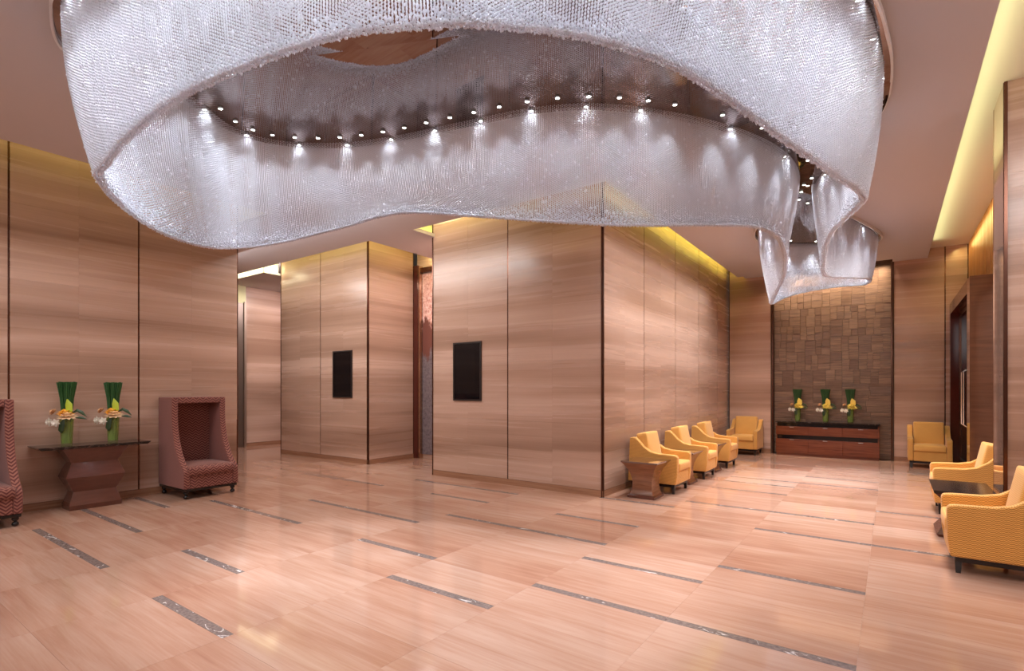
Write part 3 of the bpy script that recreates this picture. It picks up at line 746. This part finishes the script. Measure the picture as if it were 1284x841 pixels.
for k, (xx, lb) in enumerate(((-1.82, 'left'), (-1.24, 'middle'), (-.75, 'right'))):
    c = vf if k == 0 else copy_tree(vf); place(c, (xx, 14.26, .815), 0, 'reed vase with yellow flowers on the far low cabinet, %s one of three' % lb, 'yellow flower vases'); c.scale = (.95, .8, .92)

# flared wooden side tables of the left row
def make_flared():
    r = empty('side_table', cat='side table')
    MB().rects([(0, .205, .205), (.035, .205, .205), (.05, .185, .185)]).build('base', M['redwood'], r)
    MB().rects([(.05, .175, .175), (.10, .158, .158), (.17, .148, .148), (.25, .15, .15), (.33, .165, .165), (.41, .195, .195), (.48, .24, .24), (.515, .268, .268)]).build('pedestal', M['tablewood'], r, smooth=True, angle=40)
    MB().rects([(.515, .275, .275), (.54, .28, .28)]).build('table_top', M['darkwood'], r, .003)
    return r
f0 = make_flared(); CH[f0.name] = list(f0.children)
place(f0, (-2.95, 7.49, 0), 0, 'flared wooden side table at the near end of the left armchair row', 'flared side tables')
f1 = copy_tree(f0); place(f1, (-2.90, 8.985, 0), 0, 'flared wooden side table between the nearest and middle left armchairs', 'flared side tables')
f2 = copy_tree(f0); place(f2, (-2.90, 10.58, 0), 0, 'flared wooden side table between the middle and farthest left armchairs', 'flared side tables')
# dark pyramid table on the right
pb = empty('side_table', (.62, 7.55, 0), label='dark side table with inverted pyramid top between the two right armchairs', cat='side table')
MB().rects([(0, .20, .24), (.03, .22, .26), (.24, .09, .12), (.32, .10, .14), (.49, .24, .40)]).build('pedestal', M['redwood'], pb)
MB().rects([(.49, .245, .41), (.525, .255, .43)]).build('table_top', M['black'], pb)

# low cabinet under the mosaic
cb = empty('low_cabinet', (-1.235, 14.13, 0), label='low reddish wooden cabinet with dark marble top under the bronze mosaic', cat='cabinet')
MB().box(-1.02, 1.02, .02, .32, .0, .76).build('body', M['cabwood'], cb)
MB().box(-1.045, 1.045, -.012, .325, .785, .812).build('countertop', M['marble'], cb)
MB().box(-1.0, 1.0, .0, .018, .70, .785).build('recess_band', M['blackglass'], cb)
MB().box(-1.0, 1.0, .008, .018, .40, .49).build('shadow_gap', M['blackglass'], cb)
for k in range(3):
    x0 = -1.035+k*.69
    d = MB().box(x0+.002, x0+.688, -.004, .018, .06, .395).build('door', M['cabwood'], cb, .003)
    MB().box(x0+.30, x0+.39, -.018, -.004, .372, .384).build('handle', M['steel'], d)
    d = MB().box(x0+.002, x0+.688, -.004, .018, .495, .695).build('drawer', M['cabwood'], cb, .003)
    MB().box(x0+.30, x0+.39, -.018, -.004, .672, .684).build('handle', M['steel'], d)
MB().box(-1.0, 1.0, .02, .1, .76, .79).build('top_rail', M['black'], cb)

# wall screens
def screen(x0, x1, z0, z1, yw, label):
    r = empty('wall_screen', ((x0+x1)/2, yw, (z0+z1)/2), label=label, cat='screen', group='black wall screens')
    a, b = (x1-x0)/2, (z1-z0)/2
    MB().box(-a, a, -.022, -.002, -b, -b+.03).box(-a, a, -.022, -.002, b-.03, b).box(-a, -a+.03, -.022, -.002, -b+.03, b-.03).box(a-.03, a, -.022, -.002, -b+.03, b-.03).build('screen_frame', M['screen_frame'], r)
    MB().box(-a+.03, a-.03, -.014, -.002, -b+.03, b-.03).build('screen_glass', M['blackglass'], r)
screen(-6.371, -5.726, 1.385, 2.417, 7.05, 'black wall screen on the broad centre block')
screen(-10.115, -9.44, 1.40, 2.43, 7.2, 'black wall screen on the narrower left block')
